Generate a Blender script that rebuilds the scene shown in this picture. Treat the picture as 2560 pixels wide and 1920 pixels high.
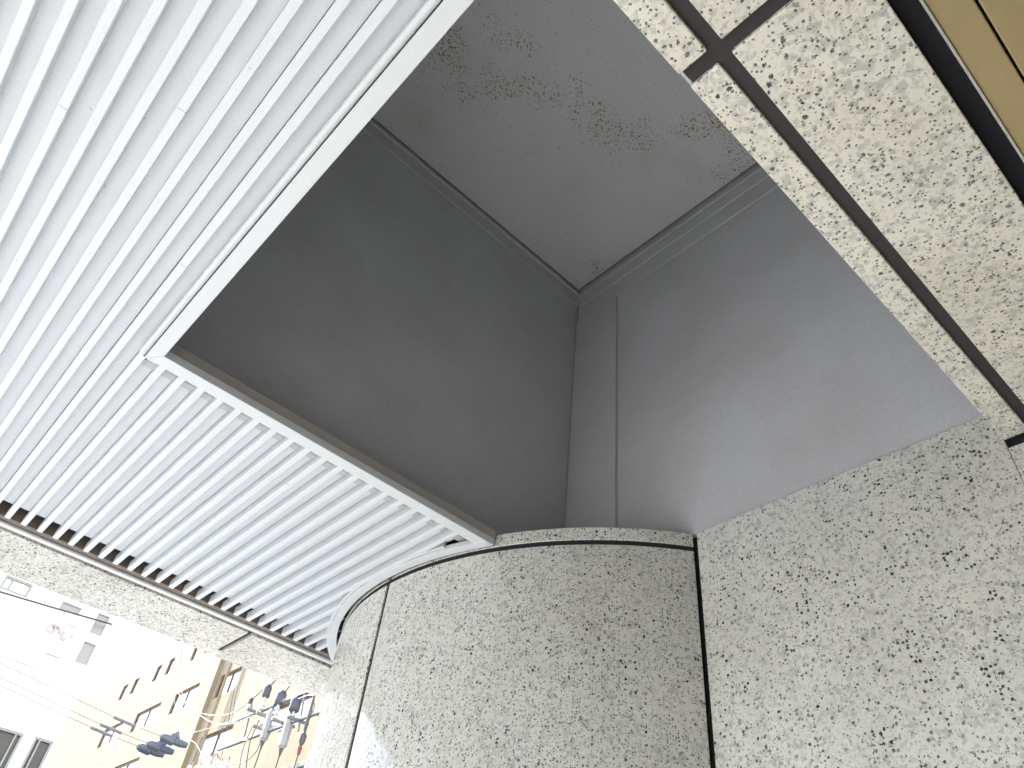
import bpy, bmesh, math, random
from mathutils import Vector, Matrix

random.seed(7)
scene = bpy.context.scene
for o in list(bpy.data.objects):
    bpy.data.objects.remove(o)

# ------------------------------------------------------------------ camera
S = 1.3                      # metres per unit: the porch ceiling hangs 1.3 m above the camera
CZ = 1.5                     # camera height
ROW = ((0.7269524, -0.67973214, 0.09749066),      # camera right  (X = along street, Y = towards street, Z = up)
       (0.51905786, 0.45097756, -0.72608414),     # camera down
       (0.44957662, 0.5784319, 0.68065953))       # camera forward
cam_d = bpy.data.cameras.new('camera')
cam = bpy.data.objects.new('camera', cam_d)
scene.collection.objects.link(cam)
m = Matrix.Identity(4)
for i in range(3):
    m[i][0] = ROW[0][i]; m[i][1] = -ROW[1][i]; m[i][2] = -ROW[2][i]
m[2][3] = CZ
cam.matrix_world = m
cam_d.sensor_width = 36.0
cam_d.lens = 36.0 * 1872.8 / 2560.0
cam_d.clip_start = 0.02
cam_d.clip_end = 2000
scene.camera = cam

# ------------------------------------------------------------------ sky and sun
SUN_AZ = math.radians(-8)    # from +Y towards +X
SUN_EL = math.radians(40)
w = bpy.data.worlds.new('World'); scene.world = w
w.use_nodes = True
nt = w.node_tree
bg = nt.nodes['Background']
sky = nt.nodes.new('ShaderNodeTexSky')
sky.sky_type = 'NISHITA'
sky.sun_disc = False
sky.sun_elevation = SUN_EL
sky.sun_rotation = SUN_AZ
sky.dust_density = 2.5
nt.links.new(sky.outputs[0], bg.inputs[0])
bg.inputs[1].default_value = 0.145
sd = bpy.data.lights.new('sun', 'SUN')
sd.energy = 4.0
sd.angle = math.radians(0.6)
sd.color = (1.0, 0.975, 0.94)
sun = bpy.data.objects.new('sun', sd)
scene.collection.objects.link(sun)
to_sun = Vector((math.sin(SUN_AZ) * math.cos(SUN_EL), math.cos(SUN_AZ) * math.cos(SUN_EL), math.sin(SUN_EL)))
sun.rotation_euler = to_sun.to_track_quat('Z', 'Y').to_euler()
sun.location = (6, 10, 20)

scene.view_settings.view_transform = 'Standard'
scene.view_settings.look = 'None'
scene.view_settings.gamma = 1.0
scene.view_settings.use_curve_mapping = False
scene.view_settings.exposure = 2.27
scene.cycles.max_bounces = 12
scene.cycles.diffuse_bounces = 8
scene.cycles.use_denoising = True
scene.cycles.sample_clamp_indirect = 8.0

# ------------------------------------------------------------------ helpers
C = scene.collection


def W(x, y, z):
    """porch units (ceiling at z = 1) to metres"""
    return (S * x, S * y, CZ + S * z)


def ray(u, v):
    a, b = (u - 1280) / 1872.8, (v - 960) / 1872.8
    return Vector([ROW[0][i] * a + ROW[1][i] * b + ROW[2][i] for i in range(3)])


def at_y(u, v, Y):
    r = ray(u, v); r = r * (Y / r.y)
    return Vector((r.x, Y, r.z + CZ))


def at_x(u, v, X):
    r = ray(u, v); r = r * (X / r.x)
    return Vector((X, r.y, r.z + CZ))


class MB:
    """collects vertices and faces of one mesh"""
    def __init__(self):
        self.v = []; self.f = []

    def add(self, vs, fs):
        n = len(self.v)
        self.v += [tuple(p) for p in vs]
        self.f += [tuple(n + i for i in f) for f in fs]
        return self

    def box(self, x0, x1, y0, y1, z0, z1):
        vs = [(x, y, z) for z in (z0, z1) for y in (y0, y1) for x in (x0, x1)]
        return self.add(vs, [(0, 2, 3, 1), (4, 5, 7, 6), (0, 1, 5, 4), (2, 6, 7, 3), (0, 4, 6, 2), (1, 3, 7, 5)])

    def prism(self, pts, axis, a, b):
        """polygon pts extruded along axis ('x','y','z') from a to b; pts are the two other coords in order"""
        def mk(p, t):
            if axis == 'x': return (t, p[0], p[1])
            if axis == 'y': return (p[0], t, p[1])
            return (p[0], p[1], t)
        n = len(pts)
        vs = [mk(p, a) for p in pts] + [mk(p, b) for p in pts]
        fs = [tuple(range(n - 1, -1, -1)), tuple(range(n, 2 * n))]
        fs += [(i, (i + 1) % n, n + (i + 1) % n, n + i) for i in range(n)]
        return self.add(vs, fs)

    def tube(self, pts, r, seg=8, cap=True):
        pts = [Vector(p) for p in pts]
        if isinstance(r, (int, float)): r = [r] * len(pts)
        n0 = len(self.v); fs = []; vs = []
        for i, p in enumerate(pts):
            d = (pts[min(i + 1, len(pts) - 1)] - pts[max(i - 1, 0)]).normalized()
            up = Vector((0, 0, 1)) if abs(d.z) < .9 else Vector((1, 0, 0))
            a = d.cross(up).normalized(); b = d.cross(a)
            for k in range(seg):
                t = 2 * math.pi * k / seg
                vs.append(p + a * (r[i] * math.cos(t)) + b * (r[i] * math.sin(t)))
        for i in range(len(pts) - 1):
            for k in range(seg):
                k2 = (k + 1) % seg
                fs.append((i * seg + k, i * seg + k2, (i + 1) * seg + k2, (i + 1) * seg + k))
        if cap:
            fs.append(tuple(range(seg - 1, -1, -1)))
            fs.append(tuple((len(pts) - 1) * seg + k for k in range(seg)))
        return self.add(vs, fs)

    def ring(self, cx, cy, r0, r1, a0, a1, z0, z1, n=48):
        """annular sector block"""
        vs = []; fs = []
        for i in range(n + 1):
            t = a0 + (a1 - a0) * i / n
            c, s = math.cos(t), math.sin(t)
            vs += [(cx + r0 * c, cy + r0 * s, z0), (cx + r1 * c, cy + r1 * s, z0),
                   (cx + r1 * c, cy + r1 * s, z1), (cx + r0 * c, cy + r0 * s, z1)]
        for i in range(n):
            b = i * 4; d = b + 4
            fs += [(b, b + 1, d + 1, d), (b + 1, b + 2, d + 2, d + 1), (b + 2, b + 3, d + 3, d + 2), (b + 3, b, d, d + 3)]
        fs += [(3, 2, 1, 0), (n * 4, n * 4 + 1, n * 4 + 2, n * 4 + 3)]
        return self.add(vs, fs)

    def build(self, name, mat, parent=None, bevel=0.0, smooth=False, seg=2):
        me = bpy.data.meshes.new(name)
        me.from_pydata(self.v, [], self.f)
        bm = bmesh.new(); bm.from_mesh(me)
        bmesh.ops.recalc_face_normals(bm, faces=bm.faces)
        bm.to_mesh(me); bm.free()
        me.materials.append(mat)
        o = bpy.data.objects.new(name, me)
        C.objects.link(o)
        if parent is not None:
            o.parent = parent
            o.matrix_parent_inverse = parent.matrix_world.inverted()
        if bevel:
            bv = o.modifiers.new('bevel', 'BEVEL'); bv.width = bevel; bv.segments = seg
            bv.limit_method = 'ANGLE'; bv.angle_limit = math.radians(40)
        if smooth:
            for p in me.polygons: p.use_smooth = True
            try:
                me.set_sharp_from_angle(angle=math.radians(35))
            except Exception:
                pass
        return o


def tag(o, label=None, cat=None, group=None, kind=None):
    if label: o['label'] = label
    if cat: o['category'] = cat
    if group: o['group'] = group
    if kind: o['kind'] = kind
    return o


def thing(name, label, cat, loc=(0, 0, 0), group=None):
    o = bpy.data.objects.new(name, None)
    o.empty_display_size = .1
    C.objects.link(o)
    o.matrix_world = Matrix.Translation(loc)
    o.location = loc
    bpy.context.view_layer.update()
    return tag(o, label, cat, group)


# ------------------------------------------------------------------ materials
def mat(name, col, rough=.5, metal=0.0, spec=.5):
    mt = bpy.data.materials.new(name); mt.use_nodes = True
    b = mt.node_tree.nodes['Principled BSDF']
    b.inputs['Base Color'].default_value = (*col, 1)
    b.inputs['Roughness'].default_value = rough
    b.inputs['Metallic'].default_value = metal
    b.inputs['Specular IOR Level'].default_value = spec
    return mt


class N:
    """small node-graph helper"""
    def __init__(self, mt):
        self.t = mt.node_tree; self.b = self.t.nodes['Principled BSDF']

    def new(self, typ, **kw):
        n = self.t.nodes.new('ShaderNode' + typ)
        for k, v in kw.items(): setattr(n, k, v)
        return n

    def link(self, a, b): self.t.links.new(a, b)

    def coords(self, jitter=True, scale=(1, 1, 1)):
        tc = self.new('TexCoord')
        mp = self.new('Mapping'); mp.inputs['Scale'].default_value = scale
        self.link(tc.outputs['Object'], mp.inputs['Vector'])
        if jitter:
            oi = self.new('ObjectInfo')
            mu = self.new('Math', operation='MULTIPLY'); mu.inputs[1].default_value = 37.0
            self.link(oi.outputs['Random'], mu.inputs[0])
            cb = self.new('CombineXYZ')
            for i in range(3): self.link(mu.outputs[0], cb.inputs[i])
            self.link(cb.outputs[0], mp.inputs['Location'])
        return mp.outputs[0]

    def noise(self, vec, scale, detail=3, rough=.55, dist=0.0):
        n = self.new('TexNoise')
        n.inputs['Scale'].default_value = scale; n.inputs['Detail'].default_value = detail
        n.inputs['Roughness'].default_value = rough; n.inputs['Distortion'].default_value = dist
        self.link(vec, n.inputs['Vector'])
        return n.outputs['Fac']

    def ramp(self, fac, stops):
        r = self.new('ValToRGB')
        e = r.color_ramp.elements
        while len(e) > len(stops): e.remove(e[-1])
        while len(e) < len(stops): e.new(1)
        for el, (p, c) in zip(e, stops):
            el.position = p
            el.color = (c, c, c, 1) if isinstance(c, (int, float)) else (*c, 1)
        self.link(fac, r.inputs['Fac'])
        return r.outputs['Color']

    def mix(self, fac, a, b, blend='MIX'):
        n = self.new('Mix', data_type='RGBA', blend_type=blend)
        for s, v in ((n.inputs[0], fac), (n.inputs[6], a), (n.inputs[7], b)):
            if isinstance(v, bpy.types.NodeSocket): self.link(v, s)
            elif isinstance(v, (int, float)): s.default_value = v
            else: s.default_value = (*v, 1)
        return n.outputs[2]

    def bump(self, h, strength=.1, dist=.002):
        n = self.new('Bump'); n.inputs['Strength'].default_value = strength; n.inputs['Distance'].default_value = dist
        self.link(h, n.inputs['Height']); self.link(n.outputs[0], self.b.inputs['Normal'])


def granite(name, k=1.0, tint=(1, 1, 1), rough=.16, dens=0.0):
    """polished speckled granite: cream feldspar, grey quartz, black mica grains"""
    mt = mat(name, (.6, .58, .52), rough)
    g = N(mt)
    v = g.coords()
    # wobble the coordinates so the grains are ragged
    nz = g.new('TexNoise'); nz.inputs['Scale'].default_value = 75 * k; nz.inputs['Detail'].default_value = 3
    g.link(v, nz.inputs['Vector'])
    sb_ = g.new('VectorMath', operation='SUBTRACT'); sb_.inputs[1].default_value = (.5, .5, .5)
    g.link(nz.outputs['Color'], sb_.inputs[0])
    sc_ = g.new('VectorMath', operation='SCALE'); sc_.inputs['Scale'].default_value = .0045 / k
    g.link(sb_.outputs[0], sc_.inputs[0])
    ad = g.new('VectorMath', operation='ADD'); g.link(v, ad.inputs[0]); g.link(sc_.outputs[0], ad.inputs[1])
    vw = ad.outputs[0]

    def cells(scale, off=0.0):
        vo = g.new('TexVoronoi'); vo.inputs['Scale'].default_value = scale * k
        if off:
            m_ = g.new('VectorMath', operation='ADD'); m_.inputs[1].default_value = (off, off * .7, off * 1.3)
            g.link(vw, m_.inputs[0]); g.link(m_.outputs[0], vo.inputs['Vector'])
        else:
            g.link(vw, vo.inputs['Vector'])
        sp = g.new('SeparateColor'); g.link(vo.outputs['Color'], sp.inputs[0])
        return vo.outputs['Distance'], sp.outputs[0], sp.outputs[1]

    def mul(a, b):
        m_ = g.new('Math', operation='MULTIPLY')
        for i, q in enumerate((a, b)):
            if isinstance(q, (int, float)): m_.inputs[i].default_value = q
            else: g.link(q, m_.inputs[i])
        return m_.outputs[0]
    c1 = [x * y for x, y in zip((.655, .645, .60), tint)]
    c2 = [x * y for x, y in zip((.585, .585, .56), tint)]
    big = g.ramp(g.noise(v, 6 * k, 3), [(.3, 0), (.72, 1)])
    col = g.mix(big, c1, c2)
    d0, r0, g0 = cells(85)
    col = g.mix(g.ramp(r0, [(.0, .0), (1, .5)]), col, (.72, .71, .675))
    soft = g.ramp(g.noise(v, 30 * k, 3, .6), [(.40, 0), (.60, 1)])
    qz = g.ramp(g0, [(.58, 0), (.66, 1)])
    col = g.mix(mul(mul(qz, soft), .62), col, (.40, .395, .375))
    d1, r1, g1 = cells(190, 3.1)
    col = g.mix(mul(g.ramp(r1, [(.80, 0), (.84, 1)]), .30), col, (.33, .33, .32))
    rag = g.noise(v, 260 * k, 4, .65)
    clump = g.ramp(g.noise(v, 14 * k, 2), [(.36, .35), (.60, 1)])

    def grains(scale, off, pick, lo, hi, ragged):
        """ragged grains in a share of the cells, each with its own size"""
        d_, r_, s_ = cells(scale, off)
        ma = g.new('Math', operation='MULTIPLY_ADD'); ma.inputs[1].default_value = ragged; g.link(rag, ma.inputs[0]); g.link(d_, ma.inputs[2])
        th = g.new('Math', operation='MULTIPLY_ADD'); th.inputs[1].default_value = hi - lo; th.inputs[2].default_value = lo + ragged * .5; g.link(s_, th.inputs[0])
        df = g.new('Math', operation='SUBTRACT'); g.link(th.outputs[0], df.inputs[0]); g.link(ma.outputs[0], df.inputs[1])
        return mul(g.ramp(df.outputs[0], [(.0, 0), (.09, 1)]), g.ramp(r_, [(pick, 0), (pick + .01, 1)]))
    col = g.mix(mul(grains(70, 21.3, .50 - dens, .08, .55, 1.3), .42), col, (.33, .325, .31))
    col = g.mix(mul(grains(92, 7.7, .62 - dens, .06, .50, 1.1), clump), col, (.038, .038, .045))
    col = g.mix(mul(grains(170, 12.4, .60 - dens, .10, .56, .9), .92), col, (.085, .087, .093))
    oi = g.new('ObjectInfo')
    tone = g.mix(oi.outputs['Random'], (.92, .92, .92), (1.03, 1.03, 1.03))
    col = g.mix(1.0, col, tone, 'MULTIPLY')
    stain = g.ramp(g.noise(g.coords(True, (1.5, 1.5, .7)), 2.2, 5, .6), [(.35, (.90, .89, .86)), (.62, (1, 1, 1))])
    col = g.mix(1.0, col, stain, 'MULTIPLY')
    g.link(col, g.b.inputs['Base Color'])
    rr = g.ramp(g.noise(v, 5, 3), [(.3, rough * .8), (.7, rough * 1.5)])
    g.link(rr, g.b.inputs['Roughness'])
    return mt


def painted(name, col, rough=.42, dirt=.10, spots=True, drt=(.42, .38, .32), grain=.94):
    mt = mat(name, col, rough)
    g = N(mt)
    v = g.coords()
    a = g.ramp(g.noise(v, 3.5, 4), [(.35, 0), (.75, 1)])
    c = g.mix(g.mix(1.0, a, (dirt,) * 3, 'MULTIPLY'), col, drt)
    if spots:
        sp = g.ramp(g.noise(v, 46, 2, .5), [(.755, 0), (.775, 1)])
        c = g.mix(g.mix(1.0, sp, (.45,) * 3, 'MULTIPLY'), c, (.25, .22, .18))
    fn = g.ramp(g.noise(v, 230, 2, .6), [(.3, grain), (.7, 1.0)])
    c = g.mix(1.0, c, fn, 'MULTIPLY')
    g.link(c, g.b.inputs['Base Color'])
    g.link(g.ramp(g.noise(v, 20, 3), [(.3, rough * .85), (.7, rough * 1.2)]), g.b.inputs['Roughness'])
    return mt


RUST = [(.50, 1.30, .22), (.64, 1.25, .18), (.80, 1.20, .12), (.98, 1.09, .13), (1.10, 1.11, .12), (1.24, 1.05, .13), (1.40, .88, .10), (1.49, .74, .12), (1.66, .80, .12), (1.70, 1.62, .06)]


def rusty_plate(name, col):
    mt = mat(name, col, .5)
    g = N(mt)
    v = g.coords(False)
    a = g.ramp(g.noise(v, 2.2, 4), [(.3, 0), (.75, 1)])
    c = g.mix(a, col, tuple(x * .92 for x in col))
    # rust blooms: small spots gathered in a diagonal drift
    wob = g.noise(v, 7, 4, .65)
    zone = None
    for (px_, py_, rad) in RUST:
        vd = g.new('VectorMath', operation='DISTANCE'); vd.inputs[1].default_value = (px_, py_, 4.534)
        g.link(v, vd.inputs[0])
        z_ = g.ramp(vd.outputs['Value'], [(0, 1), (rad * 1.7, 0)])
        zone = z_ if zone is None else g.mix(1.0, zone, z_, 'LIGHTEN')
    zone = g.mix(1.0, zone, g.ramp(wob, [(.38, 0), (.62, 1)]), 'MULTIPLY')
    sp = g.ramp(g.noise(v, 92, 3, .7, .2), [(.53, 0), (.62, 1)])
    sp2 = g.ramp(g.noise(v, 110, 2, .6), [(.655, 0), (.70, 1)])
    k = g.mix(1.0, zone, sp, 'MULTIPLY')
    c = g.mix(g.ramp(k, [(.14, 0), (.36, .95)]), c, (.25, .105, .036))
    c = g.mix(g.mix(1.0, sp2, (.6,) * 3, 'MULTIPLY'), c, (.11, .08, .05))
    moss = g.ramp(g.noise(v, 2.6, 2), [(.6, 0), (.8, .3)])
    c = g.mix(moss, c, (.30, .31, .22))
    c = g.mix(1.0, c, g.ramp(g.noise(v, 230, 2, .6), [(.3, .84), (.7, 1.04)]), 'MULTIPLY')
    g.link(c, g.b.inputs['Base Color'])
    return mt


def plaster(name, col, rough=.8, var=.12, scale=2.0):
    mt = mat(name, col, rough)
    g = N(mt); v = g.coords()
    a = g.ramp(g.noise(v, scale, 5, .6), [(.3, 0), (.75, 1)])
    st = g.ramp(g.noise(g.coords(True, (3, 3, .25)), 1.6, 4), [(.5, 0), (.8, .35)])
    c = g.mix(a, col, tuple(x * (1 - var) for x in col))
    c = g.mix(st, c, tuple(x * .72 for x in col))
    g.link(c, g.b.inputs['Base Color'])
    return mt


M = {}
M['granite'] = granite('granite_polished', k=1.12, tint=(1.02, 1.045, 1.035), rough=.075, dens=.05)
M['granite_near'] = granite('granite_lintel', k=.98, tint=(1.20, 1.16, 1.05), rough=.3, dens=.02)
M['granite_far'] = granite('granite_fascia', k=.85, tint=(1.04, 1.04, 1.02), rough=.12)
M['sealant'] = mat('joint_sealant', (.045, .041, .041), .75, 0, .2)
M['sealant_dark'] = mat('dark_joint_sealant', (.03, .028, .03), .7, 0, .2)  # dark sealant filling the granite joints
M['slat'] = painted('slat_paint', (.63, .655, .68), .38, .10)
M['trim'] = painted('trim_paint', (.60, .63, .645), .36, .08, False)
M['void'] = mat('void_shade_paint', (.02, .018, .017), .9)  # near-black colour standing in for shade in the hollow gaps
M['liner'] = painted('liner_paint', (.505, .518, .54), .40, .25, False, (.27, .24, .21), .82)
M['liner_lip'] = painted('liner_lip_paint', (.36, .335, .30), .45, .3, False, (.2, .17, .14))
M['plate'] = rusty_plate('recess_plate_paint', (.51, .525, .515))
M['track'] = painted('track_brown', (.16, .135, .11), .5, .4, False, (.08, .06, .05))
M['alu'] = mat('rail_aluminium', (.62, .64, .65), .32, .35)
M['brass'] = painted('brass_panel', (.45, .35, .18), .38, .45, False, (.30, .23, .13))
M['brass'].node_tree.nodes['Principled BSDF'].inputs['Metallic'].default_value = .35
M['steel'] = mat('edge_steel', (.72, .70, .64), .22, .8)
M['channel'] = mat('door_channel', (.014, .014, .017), .8, 0, .15)

# ------------------------------------------------------------------ ground
g_mat = mat('asphalt', (.06, .06, .06), .9)
g = N(g_mat); v = g.coords(False)
g.link(g.ramp(g.noise(v, 60, 3), [(.3, (.04, .04, .042)), (.7, (.085, .083, .08))]), g.b.inputs['Base Color'])
pave = mat('paving_stone', (.5, .48, .44), .7)
g = N(pave); v = g.coords(False)
br = g.new('TexBrick'); br.inputs['Scale'].default_value = 2.5; br.inputs['Mortar Size'].default_value = .012
br.inputs['Color1'].default_value = (.475, .49, .50, 1); br.inputs['Color2'].default_value = (.425, .44, .45, 1)
br.inputs['Mortar'].default_value = (.22, .21, .2, 1)
g.link(v, br.inputs['Vector']); g.link(br.outputs['Color'], g.b.inputs['Base Color'])
tag(MB().box(-400, 400, -400, 400, -1, -.02).build('ground', g_mat), kind='structure')
tag(MB().box(-60, 60, 6.6, 12.0, -.02, -.012).build('road', g_mat), kind='structure')
tag(MB().box(-60, 60, 3.6, 6.4, -.02, .10).build('pavement', pave), kind='structure')
tag(MB().box(-60, 60, 6.4, 6.6, -.02, .11).build('kerb', plaster('kerb_concrete', (.45, .44, .42))), kind='structure')
tag(MB().box(-9, 8, -.2, 3.6, -.02, .16).build('porch_floor', pave), kind='structure')

# ------------------------------------------------------------------ unseen building above and behind the porch, added to keep out the sky
bt = thing('unseen_building_mass', 'unseen building mass above the granite porch, added to block the sky', 'building', (0, 0, 0))
own = plaster('own_wall', (.55, .53, .48))
MB().box(-9, 8, -8, 3.30, 4.75, 14).build('upper_wall', own, bt)
MB().box(-9, 8, -8, -7.8, .0, 4.75).build('rear_wall', own, bt)
MB().box(2.32, 8, -7.8, .95, .0, 4.75).build('side_wall', own, bt)
MB().box(-9, -3.4, -7.8, -.2, .0, 4.75).build('side_wall', own, bt)
MB().box(-3.4, 2.32, -7.8, -.65, 2.98, 3.2).build('lobby_ceiling', plaster('lobby_plaster', (.6, .58, .52)), bt)
MB().box(-3.4, 2.32, -7.8, -.2, -.02, .16).build('lobby_floor', plaster('lobby_stone', (.52, .48, .42)), bt)

# ------------------------------------------------------------------ slatted ceiling
FX0, FX1 = .1125, .1405            # recess frame, side piece
FY0, FY1 = 1.3245, 1.3595          # recess frame, cross piece
CXc, CYc, CR = 1.913, 1.677, .9315  # round column
RR0, RR1 = CR + .0095, CR + .034     # ring trim
GY = 2.306                         # slat ends at the track
P = .0440; SW = .0150; SD = .0225; ST = .004
ceil = thing('slatted_ceiling', 'white ribbed metal ceiling of the porch, its slats running towards the street', 'ceiling', W(0, 1.6, 1))


def slat_piece(x, y0, y1, end_open, butt=None):
    """one rib with its trough sheet, from y0 to y1 (porch units)"""
    b = MB()
    c = .0012
    rib = [(x, .0012), (x + c, 0), (x + SW - c, 0), (x + SW, .0012), (x + SW, SD + ST), (x, SD + ST)]
    prof = [(S * a, CZ + S * (1 + z)) for a, z in rib]
    if butt:
        b.prism(prof, 'y', S * y0, S * butt - .0004)
        b.prism([(q[0] + .0005, q[1] - .0003) for q in prof], 'y', S * butt + .0004, S * y1)
    else:
        b.prism(prof, 'y', S * y0, S * y1)
    sheet = [(x + SW, SD), (x + P - .0011, SD), (x + P - .0011, SD + ST), (x + SW, SD + ST)]
    ye = y1 - .046 if end_open else y1
    if ye > y0 + .01:
        b.prism([(S * a, CZ + S * (1 + z)) for a, z in sheet], 'y', S * y0, S * ye)
    return b.build('slat', M['slat'], ceil)


k0 = -36
for k in range(k0, 28):
    x = .1445 + P * k
    xm = x + SW / 2
    if x + SW < FX0 - .01:
        # long run, butted once
        yb = {-1: 1.105, -2: 1.07, -5: .79, -8: .92}.get(k)
        slat_piece(x, .236, GY, True, yb)
        continue
    if xm < FX1 and x < FX1 - .004:
        slat_piece(x, FY1 - .0005, GY, True)
        continue
    dx = xm - CXc
    if abs(dx) < RR1:
        h = math.sqrt(RR1 ** 2 - dx * dx)
        ya, yb = CYc - h, CYc + h
        if ya - FY1 > .05:
            slat_piece(x, FY1, ya + .004, False)
        if GY - yb > .02:
            slat_piece(x, yb - .004, GY, True)
    else:
        slat_piece(x, FY1, GY, True)
# sheet coloured near black as the shade of the void above the slats
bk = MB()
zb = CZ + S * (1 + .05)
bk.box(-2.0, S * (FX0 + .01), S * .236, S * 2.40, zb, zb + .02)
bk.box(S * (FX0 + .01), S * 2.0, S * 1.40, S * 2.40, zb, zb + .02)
bk.build('dark_void_sheet', M['void'], ceil)
# half-round bead beside the side piece of the frame
pts = []
for i in range(9):
    t = math.pi * (1 + i / 8)
    pts.append((S * .1045 + S * .0062 * math.cos(t), CZ + S * (1.003 + .0055 * math.sin(t))))
pts += [(S * .1107, CZ + S * 1.016), (S * .0983, CZ + S * 1.016)]
MB().prism(pts, 'y', S * .236, S * (FY1 - .002)).build('bead', M['trim'], ceil)
# mitred frame of the opening
zf0, zf1 = CZ + S * .999, CZ + S * 1.018
xe = CXc - math.sqrt(RR0 ** 2 - (FY0 - CYc) ** 2)
xe2 = CXc - math.sqrt(RR0 ** 2 - (FY1 - CYc) ** 2)
MB().prism([(S * FX0, S * .236), (S * FX1, S * .236), (S * FX1, S * (FY0 - .0004)), (S * FX0, S * (FY1 - .0004))], 'z', zf0, zf1).build('opening_frame', M['trim'], ceil, .0012)
MB().prism([(S * FX0 + .0008, S * FY1), (S * FX1 + .0008, S * FY0), (S * xe, S * FY0), (S * xe2, S * FY1)], 'z', zf0, zf1).build('opening_frame', M['trim'], ceil, .0012)
MB().box(S * (FX0 + .002), S * (xe2 - .004), S * (FY1 - .006), S * (FY1 + .0012), CZ + S * 1.0185, CZ + S * 1.034).build('closer_strip', M['trim'], ceil)
# ring round the column
a_of = lambda y, r: math.pi - math.asin((y - CYc) / r) if True else 0
aE = math.pi + math.asin((CYc - FY0) / RR1)
aG = math.pi - math.asin((2.385 - CYc) / RR1)
MB().ring(S * CXc, S * CYc, S * RR0, S * RR1, aG, aE, CZ + S * .9975, CZ + S * 1.012, 64).build('column_ring', M['trim'], ceil, .0015, True)
MB().ring(S * CXc, S * CYc, S * (RR1 + .0005), S * (RR1 + .010), aG, aE - .13, CZ + S * 1.003, CZ + S * 1.020, 64).build('ring_flange', M['trim'], ceil, .001, True)

# ------------------------------------------------------------------ track at the slat ends
tr = thing('ceiling_track', 'brown metal track with a pale rail along the slat ends', 'track', W(0, 2.35, 1))
x0, x1 = -2.4, S * 2.2
MB().box(x0, x1, S * 2.312, S * 2.337, CZ + S * 1.006, CZ + S * 1.05).build('inner_channel', M['track'], tr)
MB().box(x0, x1, S * 2.337, S * 2.391, CZ + S * 1.016, CZ + S * 1.05).build('channel_bed', M['track'], tr)
MB().tube([(x0, S * 2.352, CZ + S * 1.0035), (x1, S * 2.352, CZ + S * 1.0035)], S * .0095, 14).build('rail', M['alu'], tr, 0, True)
MB().box(x0, x1, S * 2.3665, S * 2.380, CZ + S * 1.003, CZ + S * 1.016).build('outer_lip', M['track'], tr)

# ------------------------------------------------------------------ granite fascia on the street side
fa = thing('fascia_beam', 'speckled granite beam along the street edge of the porch ceiling', 'beam', W(0, 2.53, 1))
jx = [-1.9, -1.00, -.045, .9125, 1.92, 3.2]
for i in range(5):
    a, b = jx[i] + .0075, jx[i + 1] - .0075
    dz = [0, .002, 0, -.0025, 0][i]
    MB().box(S * a, S * b, S * 2.391, S * 2.671, CZ + S * (1.0 + dz), CZ + S * 1.028).build('soffit_stone', M['granite_far'], fa, .003)
    MB().box(S * a, S * b, S * 2.640, S * 2.669, CZ + S * 1.030, CZ + S * 1.65).build('face_stone', M['granite_far'], fa, .003)
MB().box(S * -1.9, S * 3.2, S * 2.400, S * 2.637, CZ + S * 1.010, CZ + S * 2.6).build('sealant', M['sealant_dark'], fa)

# ------------------------------------------------------------------ recess in the ceiling
XB, YA, YS = 1.355, 1.392, .236
ZT = 2.338
re = thing('ceiling_recess', 'deep grey metal lined recess in the porch ceiling with a rust spotted top', 'recess', W(.75, .8, 1.04))
t = .02
MB().box(S * FX0, S * (XB + t), S * YA, S * (YA + t), CZ + S * 1.019, CZ + S * (ZT + .05)).build('side_panel', M['liner'], re)
MB().box(S * XB, S * (XB + t), S * YS, S * (YA - .0005), CZ + S * 1.036, CZ + S * (ZT + .05)).build('side_panel', M['liner'], re)
MB().box(S * (FX1 - t + .001), S * (FX1 + .001), S * YS, S * (YA - .0005), CZ + S * 1.019, CZ + S * (ZT + .05)).build('side_panel', M['liner'], re)
MB().box(S * FX1, S * XB, S * (YS - .004), S * (YS + .0), CZ + S * .99, CZ + S * (ZT + .05)).build('side_panel', M['liner'], re)
# upstand behind the frame
MB().box(S * FX1 + .002, S * (xe + .004), S * (FY0 + .001), S * (FY0 + .006), CZ + S * 1.0185, CZ + S * 1.043).build('upstand', M['liner_lip'], re, .001)
MB().box(S * FX1 + .002, S * (xe + .06), S * (FY0 + .008), S * (YA), CZ + S * 1.0185, CZ + S * 1.036).build('ledge', M['liner_lip'], re)
# top plate, set in a shadow gap, with a stepped cornice
gp = .0115
MB().box(S * (FX1 + .004), S * (XB - gp), S * (YS + .004), S * (YA - gp), CZ + S * (ZT - .004), CZ + S * (ZT + .006)).build('top_plate', M['plate'], re, .0015)
MB().box(S * (FX1 + .003), S * (XB - .001), S * (YS + .003), S * (YA - .001), CZ + S * (ZT + .012), CZ + S * (ZT + .03)).build('gap_backing', M['void'], re)  # near-black sheet that paints the shade inside the gap
def cornice(w0, steps, axis, a0, a1):
    """steps: (projection, drop) pairs from the top down"""
    pts = [(S * w0 - .0005, CZ + S * (ZT + .008))]
    top = ZT + .008
    for pr, dr in steps:
        pts += [(S * (w0 - pr), CZ + S * top), (S * (w0 - pr), CZ + S * (ZT - dr + .0022)), (S * (w0 - pr + .0016), CZ + S * (ZT - dr))]
        top = ZT - dr
    pts.append((S * w0 - .0005, CZ + S * top))
    MB().prism(pts, axis, a0, a1).build('cornice', M['liner'], re)


cornice(XB, [(.0040, .030), (.0078, .045), (.0052, .105), (.0028, .185)], 'y', S * (YS + .001), S * (YA - .012))
cornice(YA, [(.0035, .008), (.0090, .026), (.0040, .085)], 'x', S * (FX1 + .004), S * (XB - .0005))
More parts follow.
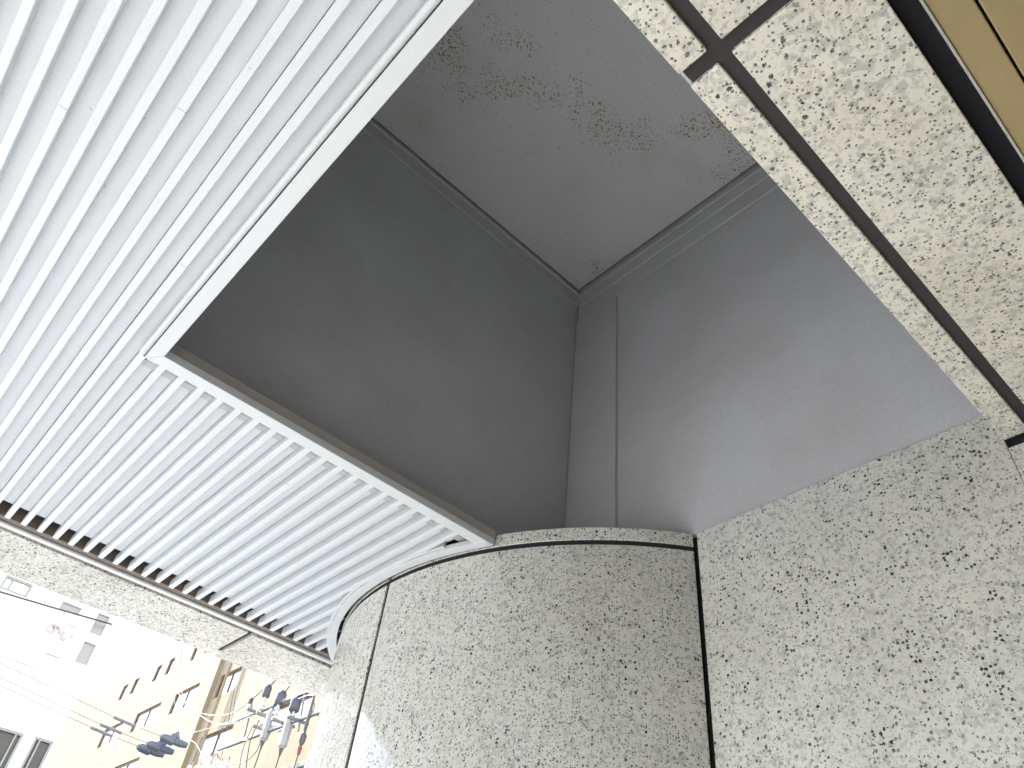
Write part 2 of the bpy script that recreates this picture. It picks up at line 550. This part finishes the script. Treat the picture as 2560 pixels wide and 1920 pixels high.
# corner post: a flat cover between two thin strips coloured dark as groove shade
MB().box(S * (XB - .0060), S * XB - .0004, S * 1.188, S * (YA - .006), CZ + S * 1.0365, CZ + S * (ZT - .19)).build('corner_strip', M['liner'], re, .003)
MB().box(S * (XB - .0008), S * XB - .0002, S * 1.183, S * 1.1885, CZ + S * 1.0365, CZ + S * (ZT - .19)).build('groove', M['liner_lip'], re)
MB().box(S * (XB - .0050), S * XB - .0002, S * (YA - .0062), S * YA - .0004, CZ + S * 1.0365, CZ + S * (ZT - .09)).build('groove', M['liner_lip'], re)

# ------------------------------------------------------------------ round granite column
co = thing('granite_column', 'large round column of polished speckled granite between the street and the flat wall', 'column', (S * CXc, S * CYc, 0))
ZJ0, ZJ1, ZTOP = .9865, 1.0005, 1.036
Z0 = (0 - CZ) / S
a_w = math.pi + math.asin((CYc - .9315) / CR)          # where the column meets the wall
a_j = math.radians(178.55)
da = .0072 / CR
angs = [(a_j + da, a_w - .006), (a_j - math.radians(92), a_j - da), (a_j - math.radians(184), a_j - math.radians(92) - 2 * da)]
zl = [(Z0, -.62), (-.61, ZJ0)]
for (a0, a1) in angs:
    for (z0, z1) in zl:
        MB().ring(S * CXc, S * CYc, S * (CR - .022), S * CR, a0, a1, CZ + S * z0, CZ + S * z1, 72).build('curved_stone', M['granite'], co, .002, True)
    MB().ring(S * CXc, S * CYc, S * (CR - .022), S * (CR - .0005), a0 if a0 > 3 else a0, a1, CZ + S * ZJ1, CZ + S * ZTOP, 72).build('top_band', M['granite'], co, .002, True)
MB().ring(S * CXc, S * CYc, S * .2, S * (CR - .017), a_j - math.radians(185), a_w + .2, CZ + S * Z0, CZ + S * (ZTOP - .004), 96).build('joint_core', M['sealant_dark'], co, 0, True)

MB().ring(S * CXc, S * CYc, S * (CR - .02), S * (CR - .0035), a_j - math.radians(184), a_w - .004, CZ + S * ZJ0 + .0005, CZ + S * ZJ1 - .0005, 96).build('joint_seal', M['sealant_dark'], co, 0, True)
MB().ring(S * CXc, S * CYc, S * (CR - .02), S * (CR - .004), a_j - da + .0005, a_j + da - .0005, CZ + S * -.6, CZ + S * ZJ0 - .001, 4).build('joint_seal', M['sealant_dark'], co)

# ------------------------------------------------------------------ flat granite wall beside the column
wl = thing('granite_wall', 'flat speckled granite wall panel right of the round column', 'wall', (S * 1.37, S * .55, 0))
for (z0, z1) in [(Z0, -.62), (-.61, ZTOP)]:
    MB().box(S * XB - .004, S * (XB + .024), S * .2320, S * .9250, CZ + S * z0, CZ + S * z1).build('wall_stone', M['granite'], wl, .002)
for (z0, z1) in [(Z0, -.62), (-.61, .947)]:
    MB().box(S * XB - .004, S * (XB + .024), S * -.14, S * .2314, CZ + S * z0, CZ + S * z1).build('jamb_stone', M['granite'], wl, .002)
MB().box(S * (XB + .010), S * (XB + .05), S * -.14, S * .96, CZ + S * Z0, CZ + S * (ZTOP - .003)).build('joint_core', M['sealant_dark'], wl)

# ------------------------------------------------------------------ granite lintel over the entrance
li = thing('entrance_lintel', 'speckled granite lintel overhead with wide dark joints, nearest to the brass door head', 'lintel', W(.7, .1, .963))
zl0 = CZ + S * .963
jx = [-1.3, -.52, .394, 1.352]
for i in range(3):
    a, b = jx[i], jx[i + 1]
    ga = .0105 if i else 0; gb = .0105 if i < 2 else 0
    MB().box(S * (a + ga), S * (b - gb), S * .0065, S * .1675, zl0, zl0 + .035).build('soffit_stone', M['granite_near'], li, .0025)
    MB().box(S * (a + ga + .001), S * (b - gb - .001), S * .1875, S * .2315, zl0 + [0, -.001, .001][i], zl0 + .42).build('edge_stone', M['granite_near'], li, .0035)
MB().box(S * -1.3, S * 1.352, S * .012, S * .2265, zl0 + .009, zl0 + .40).build('sealant', M['sealant'], li)
MB().box(S * -1.3, S * 1.352, S * -.14, S * .012, zl0 + .05, zl0 + .40).build('lintel_core', M['sealant_dark'], li)

# ------------------------------------------------------------------ brass door head
dh = thing('door_head', 'brass coloured metal door head beside the dark slot under the lintel', 'door head', W(.7, -.1, .963))
xa, xb = S * -1.3, S * 1.352
MB().box(xa, xb, S * -.0185, S * .0055, zl0 + .022, zl0 + .05).build('dark_slot', M['channel'], dh)
MB().box(xa, xb, S * -.0225, S * -.0190, zl0 - .003, zl0 + .05).build('bright_edge', M['steel'], dh, .001)
MB().box(xa, xb, S * -.0625, S * -.0230, zl0 + .001, zl0 + .05).build('head_panel', M['brass'], dh, .002)
MB().box(xa, xb, S * -.135, S * -.0655, zl0 + .002, zl0 + .05).build('head_panel', M['brass'], dh, .002)
MB().box(xa, xb, S * -.064, S * -.0620, zl0 + .012, zl0 + .05).build('groove', M['channel'], dh)

# ------------------------------------------------------------------ far buildings
def facade(name, mtl, parent, axis, plane, back, u0, u1, z0, z1, holes, depth):
    """wall sheet with real openings. axis 'y': plane y = const, u = x. axis 'x': plane x = const, u = y"""
    us = sorted({u0, u1, *[h[0] for h in holes], *[h[1] for h in holes]})
    zs = sorted({z0, z1, *[h[2] for h in holes], *[h[3] for h in holes]})
    b = MB()

    def pt(u, d, z): return (u, plane + d, z) if axis == 'y' else (plane + d, u, z)
    for i in range(len(us) - 1):
        for j in range(len(zs) - 1):
            cu, cz = (us[i] + us[i + 1]) / 2, (zs[j] + zs[j + 1]) / 2
            if any(h[0] < cu < h[1] and h[2] < cz < h[3] for h in holes): continue
            b.add([pt(us[i], 0, zs[j]), pt(us[i + 1], 0, zs[j]), pt(us[i + 1], 0, zs[j + 1]), pt(us[i], 0, zs[j + 1])], [(0, 1, 2, 3)])
    for (a, c, d, e) in holes:
        b.add([pt(a, 0, d), pt(c, 0, d), pt(c, 0, e), pt(a, 0, e), pt(a, depth, d), pt(c, depth, d), pt(c, depth, e), pt(a, depth, e)],
              [(0, 1, 5, 4), (1, 2, 6, 5), (2, 3, 7, 6), (3, 0, 4, 7)])
    # sides, back and roof
    b.add([pt(u0, 0, z0), pt(u1, 0, z0), pt(u1, 0, z1), pt(u0, 0, z1), pt(u0, back, z0), pt(u1, back, z0), pt(u1, back, z1), pt(u0, back, z1)],
          [(1, 5, 6, 2), (5, 4, 7, 6), (4, 0, 3, 7), (3, 2, 6, 7)])
    return b.build(name, mtl, parent)


def window(parent, axis, plane, h, mullion, fr, glass, depth, fw=.05):
    """frame bars with a pane behind, set back in its opening"""
    a, c, d, e = h
    b = MB()

    def bx(u0, u1, z0, z1, d0, d1, q):
        if axis == 'y': q.box(u0, u1, plane + d0, plane + d1, z0, z1)
        else: q.box(plane + d0, plane + d1, u0, u1, z0, z1)
    bars = [(a, c, e - fw, e), (a, c, d, d + fw), (a, a + fw, d + fw, e - fw), (c - fw, c, d + fw, e - fw)]
    if mullion:
        m_ = a + (c - a) * mullion
        bars.append((m_ - fw * .4, m_ + fw * .4, d + fw, e - fw))
    for (u0, u1, z0, z1) in bars:
        bx(u0, u1, z0, z1, depth - .07, depth, b)
    wi = b.build('window', fr, parent)
    q = MB(); bx(a + fw * .6, c - fw * .6, d + fw * .6, e - fw * .6, depth - .03, depth - .02, q)
    q.build('pane', glass, wi)
    return wi


def rect_y(pts, Y):
    ps = [at_y(*p, Y) for p in pts]
    return (min(p.x for p in ps), max(p.x for p in ps), min(p.z for p in ps), max(p.z for p in ps))


M['white_wall'] = plaster('white_render', (.80, .80, .79), .8, .05)
M['cream_wall'] = plaster('cream_render', (.37, .295, .19), .8, .06)
M['brown_reveal_shade'] = mat('brown_reveal_shade', (.10, .045, .03), .5)  # dark brown bars paint the shade of the window reveals
M['white_frame'] = mat('white_frame', (.78, .78, .77), .5)
M['pale_glass'] = mat('pale_window_glass', (.30, .31, .31), .12)
M['dark_glass'] = mat('dark_window_glass', (.045, .045, .05), .12)
M['curtain_glass'] = mat('curtained_glass', (.84, .85, .85), .35)
M['grey_frame'] = mat('grey_green_frame', (.30, .33, .31), .5)

# white building across the street
YW = 13.0
wb = thing('white_building', 'white building across the street with a faint hiragana sign', 'building', (0, YW, 0))


def avg_rect(tl, tr, bl, Y=YW):
    a, b, c = at_y(*tl, Y), at_y(*tr, Y), at_y(*bl, Y)
    return (min(a.x, c.x), max(b.x, a.x + .1), min(c.z, a.z - .1), (a.z + b.z) / 2)


hB = avg_rect((246, 1526), (283, 1540), (222, 1585))
hC = avg_rect((214, 1597), (248, 1610), (185, 1658))
hC = (hB[0], hB[1], hC[2], hC[3])
hA = avg_rect((156, 1497), (213, 1517), (146, 1526))
hD = avg_rect((-60, 1797), (60, 1837), (-110, 1915))
d2 = at_y(90, 1841, YW), at_y(134, 1855, YW)
hE = (d2[0].x, d2[1].x, hD[2] - .3, (d2[0].z + d2[1].z) / 2)
hF = avg_rect((18, 1436), (84, 1462), (0, 1470))
xr = at_y(292, 1545, YW).x
facade('wall', M['white_wall'], wb, 'y', YW, 8.0, -4.5, xr, 0.0, 7.6, [hA, hB, hC, hD, hE, hF], .09)
for h, mu, gl, fr in ((hA, 0, 'pale_glass', 'white_frame'), (hB, 0, 'pale_glass', 'white_frame'), (hC, 0, 'pale_glass', 'white_frame'),
                      (hD, .86, 'dark_glass', 'grey_frame'), (hE, .3, 'dark_glass', 'grey_frame'), (hF, .3, 'curtain_glass', 'grey_frame')):
    window(wb, 'y', YW, h, mu, M[fr], M[gl], .08, .03)
# sign lettering: me + i, small line above and a line below
sg = mat('sign_print', (.48, .425, .43), .6)
sb = mat('sign_board', (.82, .82, .82), .5)


def stroke(pts, wd, name='letter_stroke', parent=None, mtl=None):
    b = MB(); ps = [at_y(*p, YW - .034) for p in pts]
    # smooth by Catmull-Rom
    q = []
    for i in range(len(ps) - 1):
        p0, p1, p2, p3 = ps[max(i - 1, 0)], ps[i], ps[i + 1], ps[min(i + 2, len(ps) - 1)]
        for s_ in range(6):
            t_ = s_ / 6
            q.append(.5 * ((2 * p1) + (p2 - p0) * t_ + (2 * p0 - 5 * p1 + 4 * p2 - p3) * t_ ** 2 + (3 * p1 - p0 - 3 * p2 + p3) * t_ ** 3))
    q.append(ps[-1])
    vs = []; fs = []
    for i, p in enumerate(q):
        d = (q[min(i + 1, len(q) - 1)] - q[max(i - 1, 0)]).normalized()
        nrm = Vector((-d.z, 0, d.x)) * wd / 2
        vs += [p + nrm, p - nrm, p + nrm + Vector((0, .008, 0)), p - nrm + Vector((0, .008, 0))]
    for i in range(len(q) - 1):
        a = i * 4
        fs += [(a, a + 1, a + 5, a + 4), (a + 2, a + 3, a + 7, a + 6), (a, a + 2, a + 6, a + 4), (a + 1, a + 3, a + 7, a + 5)]
    b.add(vs, fs)
    return b.build(name, mtl or sg, parent)


c0, c1, c2 = at_y(80, 1540, YW), at_y(215, 1570, YW), at_y(60, 1640, YW)
board = MB().box(c0.x - .1, c1.x - .35, YW - .025, YW - .004, c2.z - .1, c0.z - .05).build('sign_board', sb, wb)
def zm(p): return (p[0] * .1808, 1400 + p[1] * .1808)
stroke([zm(p) for p in [(745, 945), (735, 915), (752, 930), (722, 985)]], .03, 'letter_stroke', board)
stroke([zm(p) for p in [(795, 930), (770, 970), (715, 1000), (665, 985), (650, 950), (680, 912), (740, 902), (800, 925), (832, 970), (825, 1012)]], .045, 'letter_stroke', board)
stroke([zm(p) for p in [(890, 985), (862, 1030), (862, 1075), (885, 1092), (905, 1085)]], .045, 'letter_stroke', board)
stroke([zm(p) for p in [(990, 1035), (992, 1055), (985, 1078)]], .045, 'letter_stroke', board)
pale = mat('faint_print', (.66, .64, .64), .6)
stroke([zm(p) for p in [(895, 848), (1075, 930)]], .03, 'print_line', board, pale)
stroke([zm(p) for p in [(640, 1255), (860, 1335)]], .05, 'print_line', board, pale)
stroke([zm(p) for p in [(600, 1040), (790, 1090)]], .025, 'print_line', board, pale)

# cream building along the side street
XC = 9.0
cb = thing('cream_building', 'cream rendered building along the side street with windows edged in dark brown reveal shade', 'building', (XC, 25, 0))
z3 = lambda p: (200 + p[0] * .193, 1600 + p[1] * .193)


def crect(tl, tr, bl, X=XC):
    a, b, c = at_x(*tl, X), at_x(*tr, X), at_x(*bl, X)
    return (min(a.y, b.y), max(a.y, b.y), c.z, (a.z + b.z) / 2)


narrow = [((592, 552), (655, 520), (505, 755)), ((735, 480), (795, 448), (655, 685)), ((1020, 325), (1085, 288), (922, 545)),
          ((1180, 240), (1255, 195), (1095, 455)), ((1480, 118), (1555, 78), (1415, 300)), ((1655, 40), (1730, 0), (1610, 215))]
wide = [((330, 1145), (585, 1020), (225, 1380)), ((745, 955), (1060, 805), (650, 1195)), ((1240, 715), (1550, 580), (1145, 1005))]
low = [((90, 1790), (330, 1690), (20, 1990)), ((455, 1640), (770, 1535), (370, 1900))]
ycor = at_x(551, 1652, XC).y
H1 = [crect(*[z3(q) for q in t_]) for t_ in narrow]
zt_, zb_ = sum(h[3] for h in H1) / len(H1), sum(h[2] for h in H1) / len(H1)
H1 = [(h[0], h[0] + (h[1] - h[0]) * 1.0, zb_, zt_) for h in H1]
H2 = [crect(*[z3(q) for q in t_]) for t_ in wide]
zt_, zb_ = sum(h[3] for h in H2) / len(H2), sum(h[2] for h in H2) / len(H2)
H2 = [(h[0], h[1], zb_, zt_) for h in H2]
H3 = [crect(*[z3(q) for q in t_]) for t_ in low]
zt_, zb_ = sum(h[3] for h in H3) / len(H3), sum(h[2] for h in H3) / len(H3)
H3 = [(h[0], h[1], zb_, zt_) for h in H3]
H1 = [h for h in H1 if h[0] > ycor + .2]
facade('wall', M['cream_wall'], cb, 'x', XC, 8.0, ycor, 62.0, 0.0, 13.2, H1 + H2 + H3, .13)
for h in H1: window(cb, 'x', XC, h, 0, M['brown_reveal_shade'], M['curtain_glass'], .12, .055)
for h in H2: window(cb, 'x', XC, h, .5, M['brown_reveal_shade'], M['curtain_glass'], .12, .055)
for h in H3: window(cb, 'x', XC, h, .5, M['brown_reveal_shade'], M['curtain_glass'], .12, .055)
# set-back wing nearer the street
XV = 9.13
z4 = lambda p: (420 + p[0] * .10247, 1620 + p[1] * .10247)
z5 = lambda p: (380 + p[0] * .11754, 1800 + p[1] * .11754)
V1 = crect(z4((1290, 660)), z4((1820, 460)), z4((1110, 1240)), XV)
V2 = crect(z5((1060, 340)), z5((1740, 110)), z5((850, 900)), XV)
V3 = (V1[0] - 5.4, V1[0] - 2.9, V1[2], V1[3])
V4 = (V2[0] - 4.6, V2[0] - 2.3, V2[2], V2[3])
VH = [(h[0], min(h[1], ycor - .2), h[2], h[3]) for h in (V1, V2, V3, V4)]
y_near = 15.2
facade('wing_wall', M['cream_wall'], cb, 'x', XV, 7.0, y_near, ycor + .0, 0.0, 12.6, VH, .15)
for h in VH: window(cb, 'x', XV, h, .5, M['brown_reveal_shade'], M['curtain_glass'], .14, .055)
MB().tube([(XV - .12, ycor - 1.0, 0), (XV - .12, ycor - 1.0, 12.5)], .05, 8).build('downpipe', M['cream_wall'], cb, 0, True)

# ------------------------------------------------------------------ utility pole and its gear, along the side street
M['concrete'] = plaster('pole_concrete', (.68, .67, .64), .7, .08)
M['porcelain'] = mat('white_porcelain', (.80, .80, .78), .2)
M['cover'] = mat('grey_cover', (.10, .108, .118), .4)
M['box'] = mat('switch_grey', (.40, .40, .375), .45)
M['galv'] = mat('galvanised', (.22, .225, .23), .5, .2)
M['wire'] = mat('black_wire', (.07, .07, .072), .5)
M['rust'] = mat('red_marker', (.35, .06, .04), .5)
M['slate'] = mat('slate_sleeve', (.11, .13, .165), .4)
XP = 8.0
pt_ = at_x(826, 1733, XP)
up = thing('utility_pole', 'pale concrete utility pole just left of the round column', 'utility pole', (XP, pt_.y, 0))
MB().tube([(XP, pt_.y, 0), (XP, pt_.y, pt_.z)], [.165, .135], 20).build('post', M['concrete'], up, 0, True)
MB().tube([(XP + .10, pt_.y - .16, .3), (XP + .10, pt_.y - .16, pt_.z - .12)], .032, 8).build('conduit', M['galv'], up, 0, True)
za = at_x(766, 1803, XP)
ye = at_x(590, 1810, XP).y
for dz, dx in ((0, -.0), (.62, .02)):
    MB().box(XP - .20 + dx, XP - .12 + dx, pt_.y - .25, ye + .2, za.z + dz - .04, za.z + dz + .04).build('cross_arm', M['galv'], up, .006)
for z_ in (za.z, za.z + .62, pt_.z - 1.6, 3.2):
    MB().ring(XP, pt_.y, .13, .175, 0, 2 * math.pi, z_ - .03, z_ + .03, 20).build('band', M['galv'], up)


for uu, vv, ln in ((640, 1780, .34), (664, 1790, .30), (704, 1806, .34), (742, 1800, .30), (655, 1822, .22)):
    q_ = at_x(uu, vv, XP - .22)
    MB().box(q_.x - .25, q_.x + ln, q_.y - .03, q_.y + .03, q_.z - .03, q_.z + .03).build('bracket', M['galv'], up, .004)
for uu, vv in ((625, 1800), (690, 1775), (760, 1775)):
    q_ = at_x(uu, vv, XP - .16)
    MB().tube([(q_.x, q_.y, q_.z - .45), (q_.x, q_.y + .18, q_.z + .4)], .022, 6).build('brace', M['galv'], up)


def hang(p, n):  # vertical axis tube points
    return [(p.x, p.y, p.z + z) for z in n]


def cutout(u, v, label, tilt=0.0, sc=1.0):
    """fused cutout switch: grey faceted housing with a dark cap, bracket and a lead below"""
    p = at_x(u, v, XP - .18)
    c = thing('fuse_cutout', label, 'cutout switch', p)
    def q(dy, dz): return (p.x + tilt * dz * .2, p.y + dy * sc, p.z + dz * sc)
    MB().tube([q(0, -.40), q(0, -.34), q(0, .20), q(0, .28)], [.05 * sc, .095 * sc, .10 * sc, .055 * sc], 6).build('housing', M['box'], c)
    MB().tube([q(0, -.56), q(0, -.40)], [.018, .05 * sc], 8).build('lower_terminal', M['cover'], c, 0, True)
    MB().tube([q(0, .28), q(0, .40)], [.05 * sc, .022], 8).build('upper_terminal', M['cover'], c, 0, True)
    MB().box(p.x - .02, p.x + .02, p.y + .08, p.y + .42, p.z + .0, p.z + .05).build('bracket', M['galv'], c, .004)
    a = Vector(q(0, -.54))
    MB().tube([a, a + Vector((0, .04, -.5)), a + Vector((0, .16, -1.1)), a + Vector((0, .22, -1.9))], [.016, .013, .022, .013], 6).build('lead', M['wire'], c, 0, True)
    return c


cutout(672, 1806, 'grey fuse cutout hanging furthest from the utility pole', 0, 1.05)
cutout(718, 1822, 'grey fuse cutout hanging in the middle of the pole arm', 0, 1.05)


def insulator(u, v, label, r=.11, h=.30, white=False):
    p = at_x(u, v, XP - .16)
    c = thing('line_insulator', label, 'insulator', p)
    MB().tube(hang(p, (-h / 2, -h * .38, -h * .1, h * .2, h * .42, h / 2)), [r * .8, r, r * .95, r, r * .7, r * .3], 14).build('hood', M['cover'], c, 0, True)
    MB().tube(hang(p, (-h * 1.9, -h * .5)), [.028, .035], 10).build('stem', M['porcelain'], c, 0, True)
    for i in range(3):
        z_ = -h * (.75 + .32 * i)
        MB().tube(hang(p, (z_ - .02, z_ + .02)), [.075, .055], 12).build('shed', M['porcelain'], c, 0, True)
    MB().tube([p + Vector((0, -.05, h * .1)), p + Vector((0, -.5, h * 1.1)), p + Vector((.1, -1.1, h * 2.6))], .014, 6).build('jumper', M['wire'], c, 0, True)
    return c


insulator(668, 1727, 'dark hooded insulator highest on the left of the pole gear', .10, .32)
insulator(702, 1744, 'dark hooded insulator in the middle of the pole gear', .125, .34)
insulator(739, 1760, 'dark hooded insulator on the right of the pole gear', .13, .34)
insulator(627, 1752, 'small dark insulator cap at the left end of the pole arm', .06, .16)

# slim surge arrester next to the pole
p = at_x(772, 1790, XP - .2)
ar = thing('surge_arrester', 'slim black surge arrester with a red clamp beside the utility pole', 'arrester', p)
MB().tube(hang(p, (-.35, -.30, .30, .55)), [.02, .038, .034, .016], 10).build('rod', M['cover'], ar, 0, True)
MB().tube(hang(p, (-.62, -.52, -.40, -.33)), [.025, .07, .075, .03], 10).build('bulb', M['cover'], ar, 0, True)
MB().tube(hang(p, (-.78, -.64)), [.035, .05], 8).build('clamp', M['rust'], ar, 0, True)
MB().tube([p + Vector((0, 0, -.76)), p + Vector((0, .05, -1.3)), p + Vector((0, .12, -2.4))], .013, 6).build('lead', M['wire'], ar, 0, True)

# transformer bank lower on the pole arm
p = at_x(520, 1905, 8.3)
tb = thing('transformer', 'white transformer cluster with many bushings at the bottom of the frame', 'transformer', p)
for dy, dz, r in ((-.9, -.35, .34), (-.15, -.2, .36), (.65, -.3, .34)):
    q = p + Vector((0, dy, dz))
    MB().tube(hang(q, (-1.1, -1.04, -.1, .0, .05)), [r * .9, r, r, r * .92, r * .5], 24).build('tank', M['porcelain'], tb, 0, True)
    for k in range(3):
        a = k * 2.1 + dy
        s_ = q + Vector((math.cos(a) * r * .5, math.sin(a) * r * .5, .02))
        MB().tube(hang(s_, (0, .05, .12, .19, .26)), [.05, .07, .045, .065, .03], 10).build('bushing', M['porcelain'], tb, 0, True)
        MB().tube(hang(s_, (.25, .33)), [.02, .016], 6).build('terminal', M['cover'], tb, 0, True)
MB().box(p.x - .05, p.x + .05, pt_.y, p.y + 1.4, p.z - .9, p.z - .8).build('platform_beam', M['galv'], tb, .006)

# sleeved dead-end clamps on the street wires
YL = 12.2
labels = ['slate coloured wire sleeve, uppermost of the three over the street',
          'slate coloured wire sleeve, middle one of the three over the street',
          'slate coloured wire sleeve, lowest of the three over the street']
for i, (u, v) in enumerate(((436, 1853), (402, 1870), (378, 1877))):
    p = at_y(u, v, YL + i * .25)
    c = thing('wire_sleeve', labels[i], 'wire sleeve', p, 'wire sleeves over the street')
    e = Vector((1, 0, -.02))
    MB().tube([p - e * .22, p - e * .17, p - e * .02, p + e * .0, p + e * .10, p + e * .20], [.035, .06, .075, .05, .055, .04], 10).build('sleeve', M['slate'], c, 0, True)
    MB().prism([(p.x - .12, p.z + .05), (p.x + .0, p.z + .15), (p.x + .06, p.z + .05)], 'y', p.y - .02, p.y + .02).build('fin', M['slate'], c, .004)
    MB().tube([p - e * .2, p - e * .9 + Vector((0, 0, .03)), p - e * 3.0 + Vector((0, 0, .22)), p - e * 14 + Vector((0, 0, 1.6))], .0035, 6).build('wire', M['wire'], c, 0, True)
    MB().tube([p - e * .62 + Vector((0, 0, .015)), p - e * .95 + Vector((0, 0, .033))], .022, 8).build('splice', M['galv'], c, 0, True)


def wire(pts, r, label, mtl='wire'):
    b = MB(); ps = [Vector(p) for p in pts]; q = []
    for i in range(len(ps) - 1):
        p0, p1, p2, p3 = ps[max(i - 1, 0)], ps[i], ps[i + 1], ps[min(i + 2, len(ps) - 1)]
        for s_ in range(10):
            t_ = s_ / 10
            q.append(.5 * ((2 * p1) + (p2 - p0) * t_ + (2 * p0 - 5 * p1 + 4 * p2 - p3) * t_ ** 2 + (3 * p1 - p0 - 3 * p2 + p3) * t_ ** 3))
    q.append(ps[-1])
    o = b.tube(q, r, 6).build('overhead_wire', M[mtl], None, 0, True)
    return tag(o, label, 'wire', 'overhead wires across the side street')


def px(lst, X): return [at_x(u, v, X) for u, v in lst]


a = at_y(8, 1482, YW - .3); b = at_y(280, 1561, YW - .06)
d = (b - a) / (b - a).length
wire([a - d * 12 + Vector((0, 0, .35)), a - d * 4 + Vector((0, 0, .05)), a, b], .013, 'straight dark wire crossing in front of the white building')
wire(px([(437, 1600), (444, 1720), (475, 1768), (520, 1787), (575, 1785), (621, 1757)], XP - .2), .010, 'upper drooping wire reaching the small insulator cap')
wire(px([(454, 1610), (456, 1735), (500, 1788), (560, 1812), (640, 1788)], XP - .2), .010, 'lower drooping wire reaching the pole arm')
wire(px([(431, 1690), (441, 1785), (463, 1840), (490, 1860), (510, 1900)], XP - .2), .009, 'thin wire falling to the transformer cluster')
wire(px([(602, 1665), (582, 1740), (572, 1800), (571, 1830), (590, 1850), (620, 1850)], XP - .3), .009, 'thin wire hanging in front of the set back wing')
wire(px([(612, 1670), (590, 1735), (585, 1770), (575, 1815)], XP - .3), .008, 'thinnest wire hanging beside the wing window')
wire(px([(240, 1915), (330, 1878), (430, 1845), (520, 1822), (640, 1782)], XP + .3), .009, 'long taut wire rising towards the pole along the cream wall')

wire(px([(565, 1790), (548, 1850), (556, 1880), (540, 1925)], XP - .1), .008, 'thin wire looping down left of the pole arm')
wire(px([(652, 1850), (640, 1880), (610, 1905), (560, 1912)], XP - .25), .010, 'wire sagging below the grey cutouts into the transformer cluster')
wire(px([(648, 1800), (630, 1840), (622, 1870), (614, 1925)], XP - .25), .012, 'dark drop wire left of the grey cutouts')
wire(px([(632, 1815), (618, 1845), (605, 1880), (598, 1925)], XP - .3), .010, 'second dark drop wire left of the grey cutouts')
wire(px([(690, 1712), (710, 1702), (735, 1690)], XP - .2), .012, 'short wire rising from the pole gear behind the fascia')
wire(px([(735, 1752), (775, 1738), (806, 1744), (815, 1760)], XP - .2), .010, 'short wire curving from the right insulator to the pole')
wire(px([(782, 1745), (786, 1765), (778, 1785), (774, 1800)], XP - .2), .010, 'short wire dropping to the surge arrester')
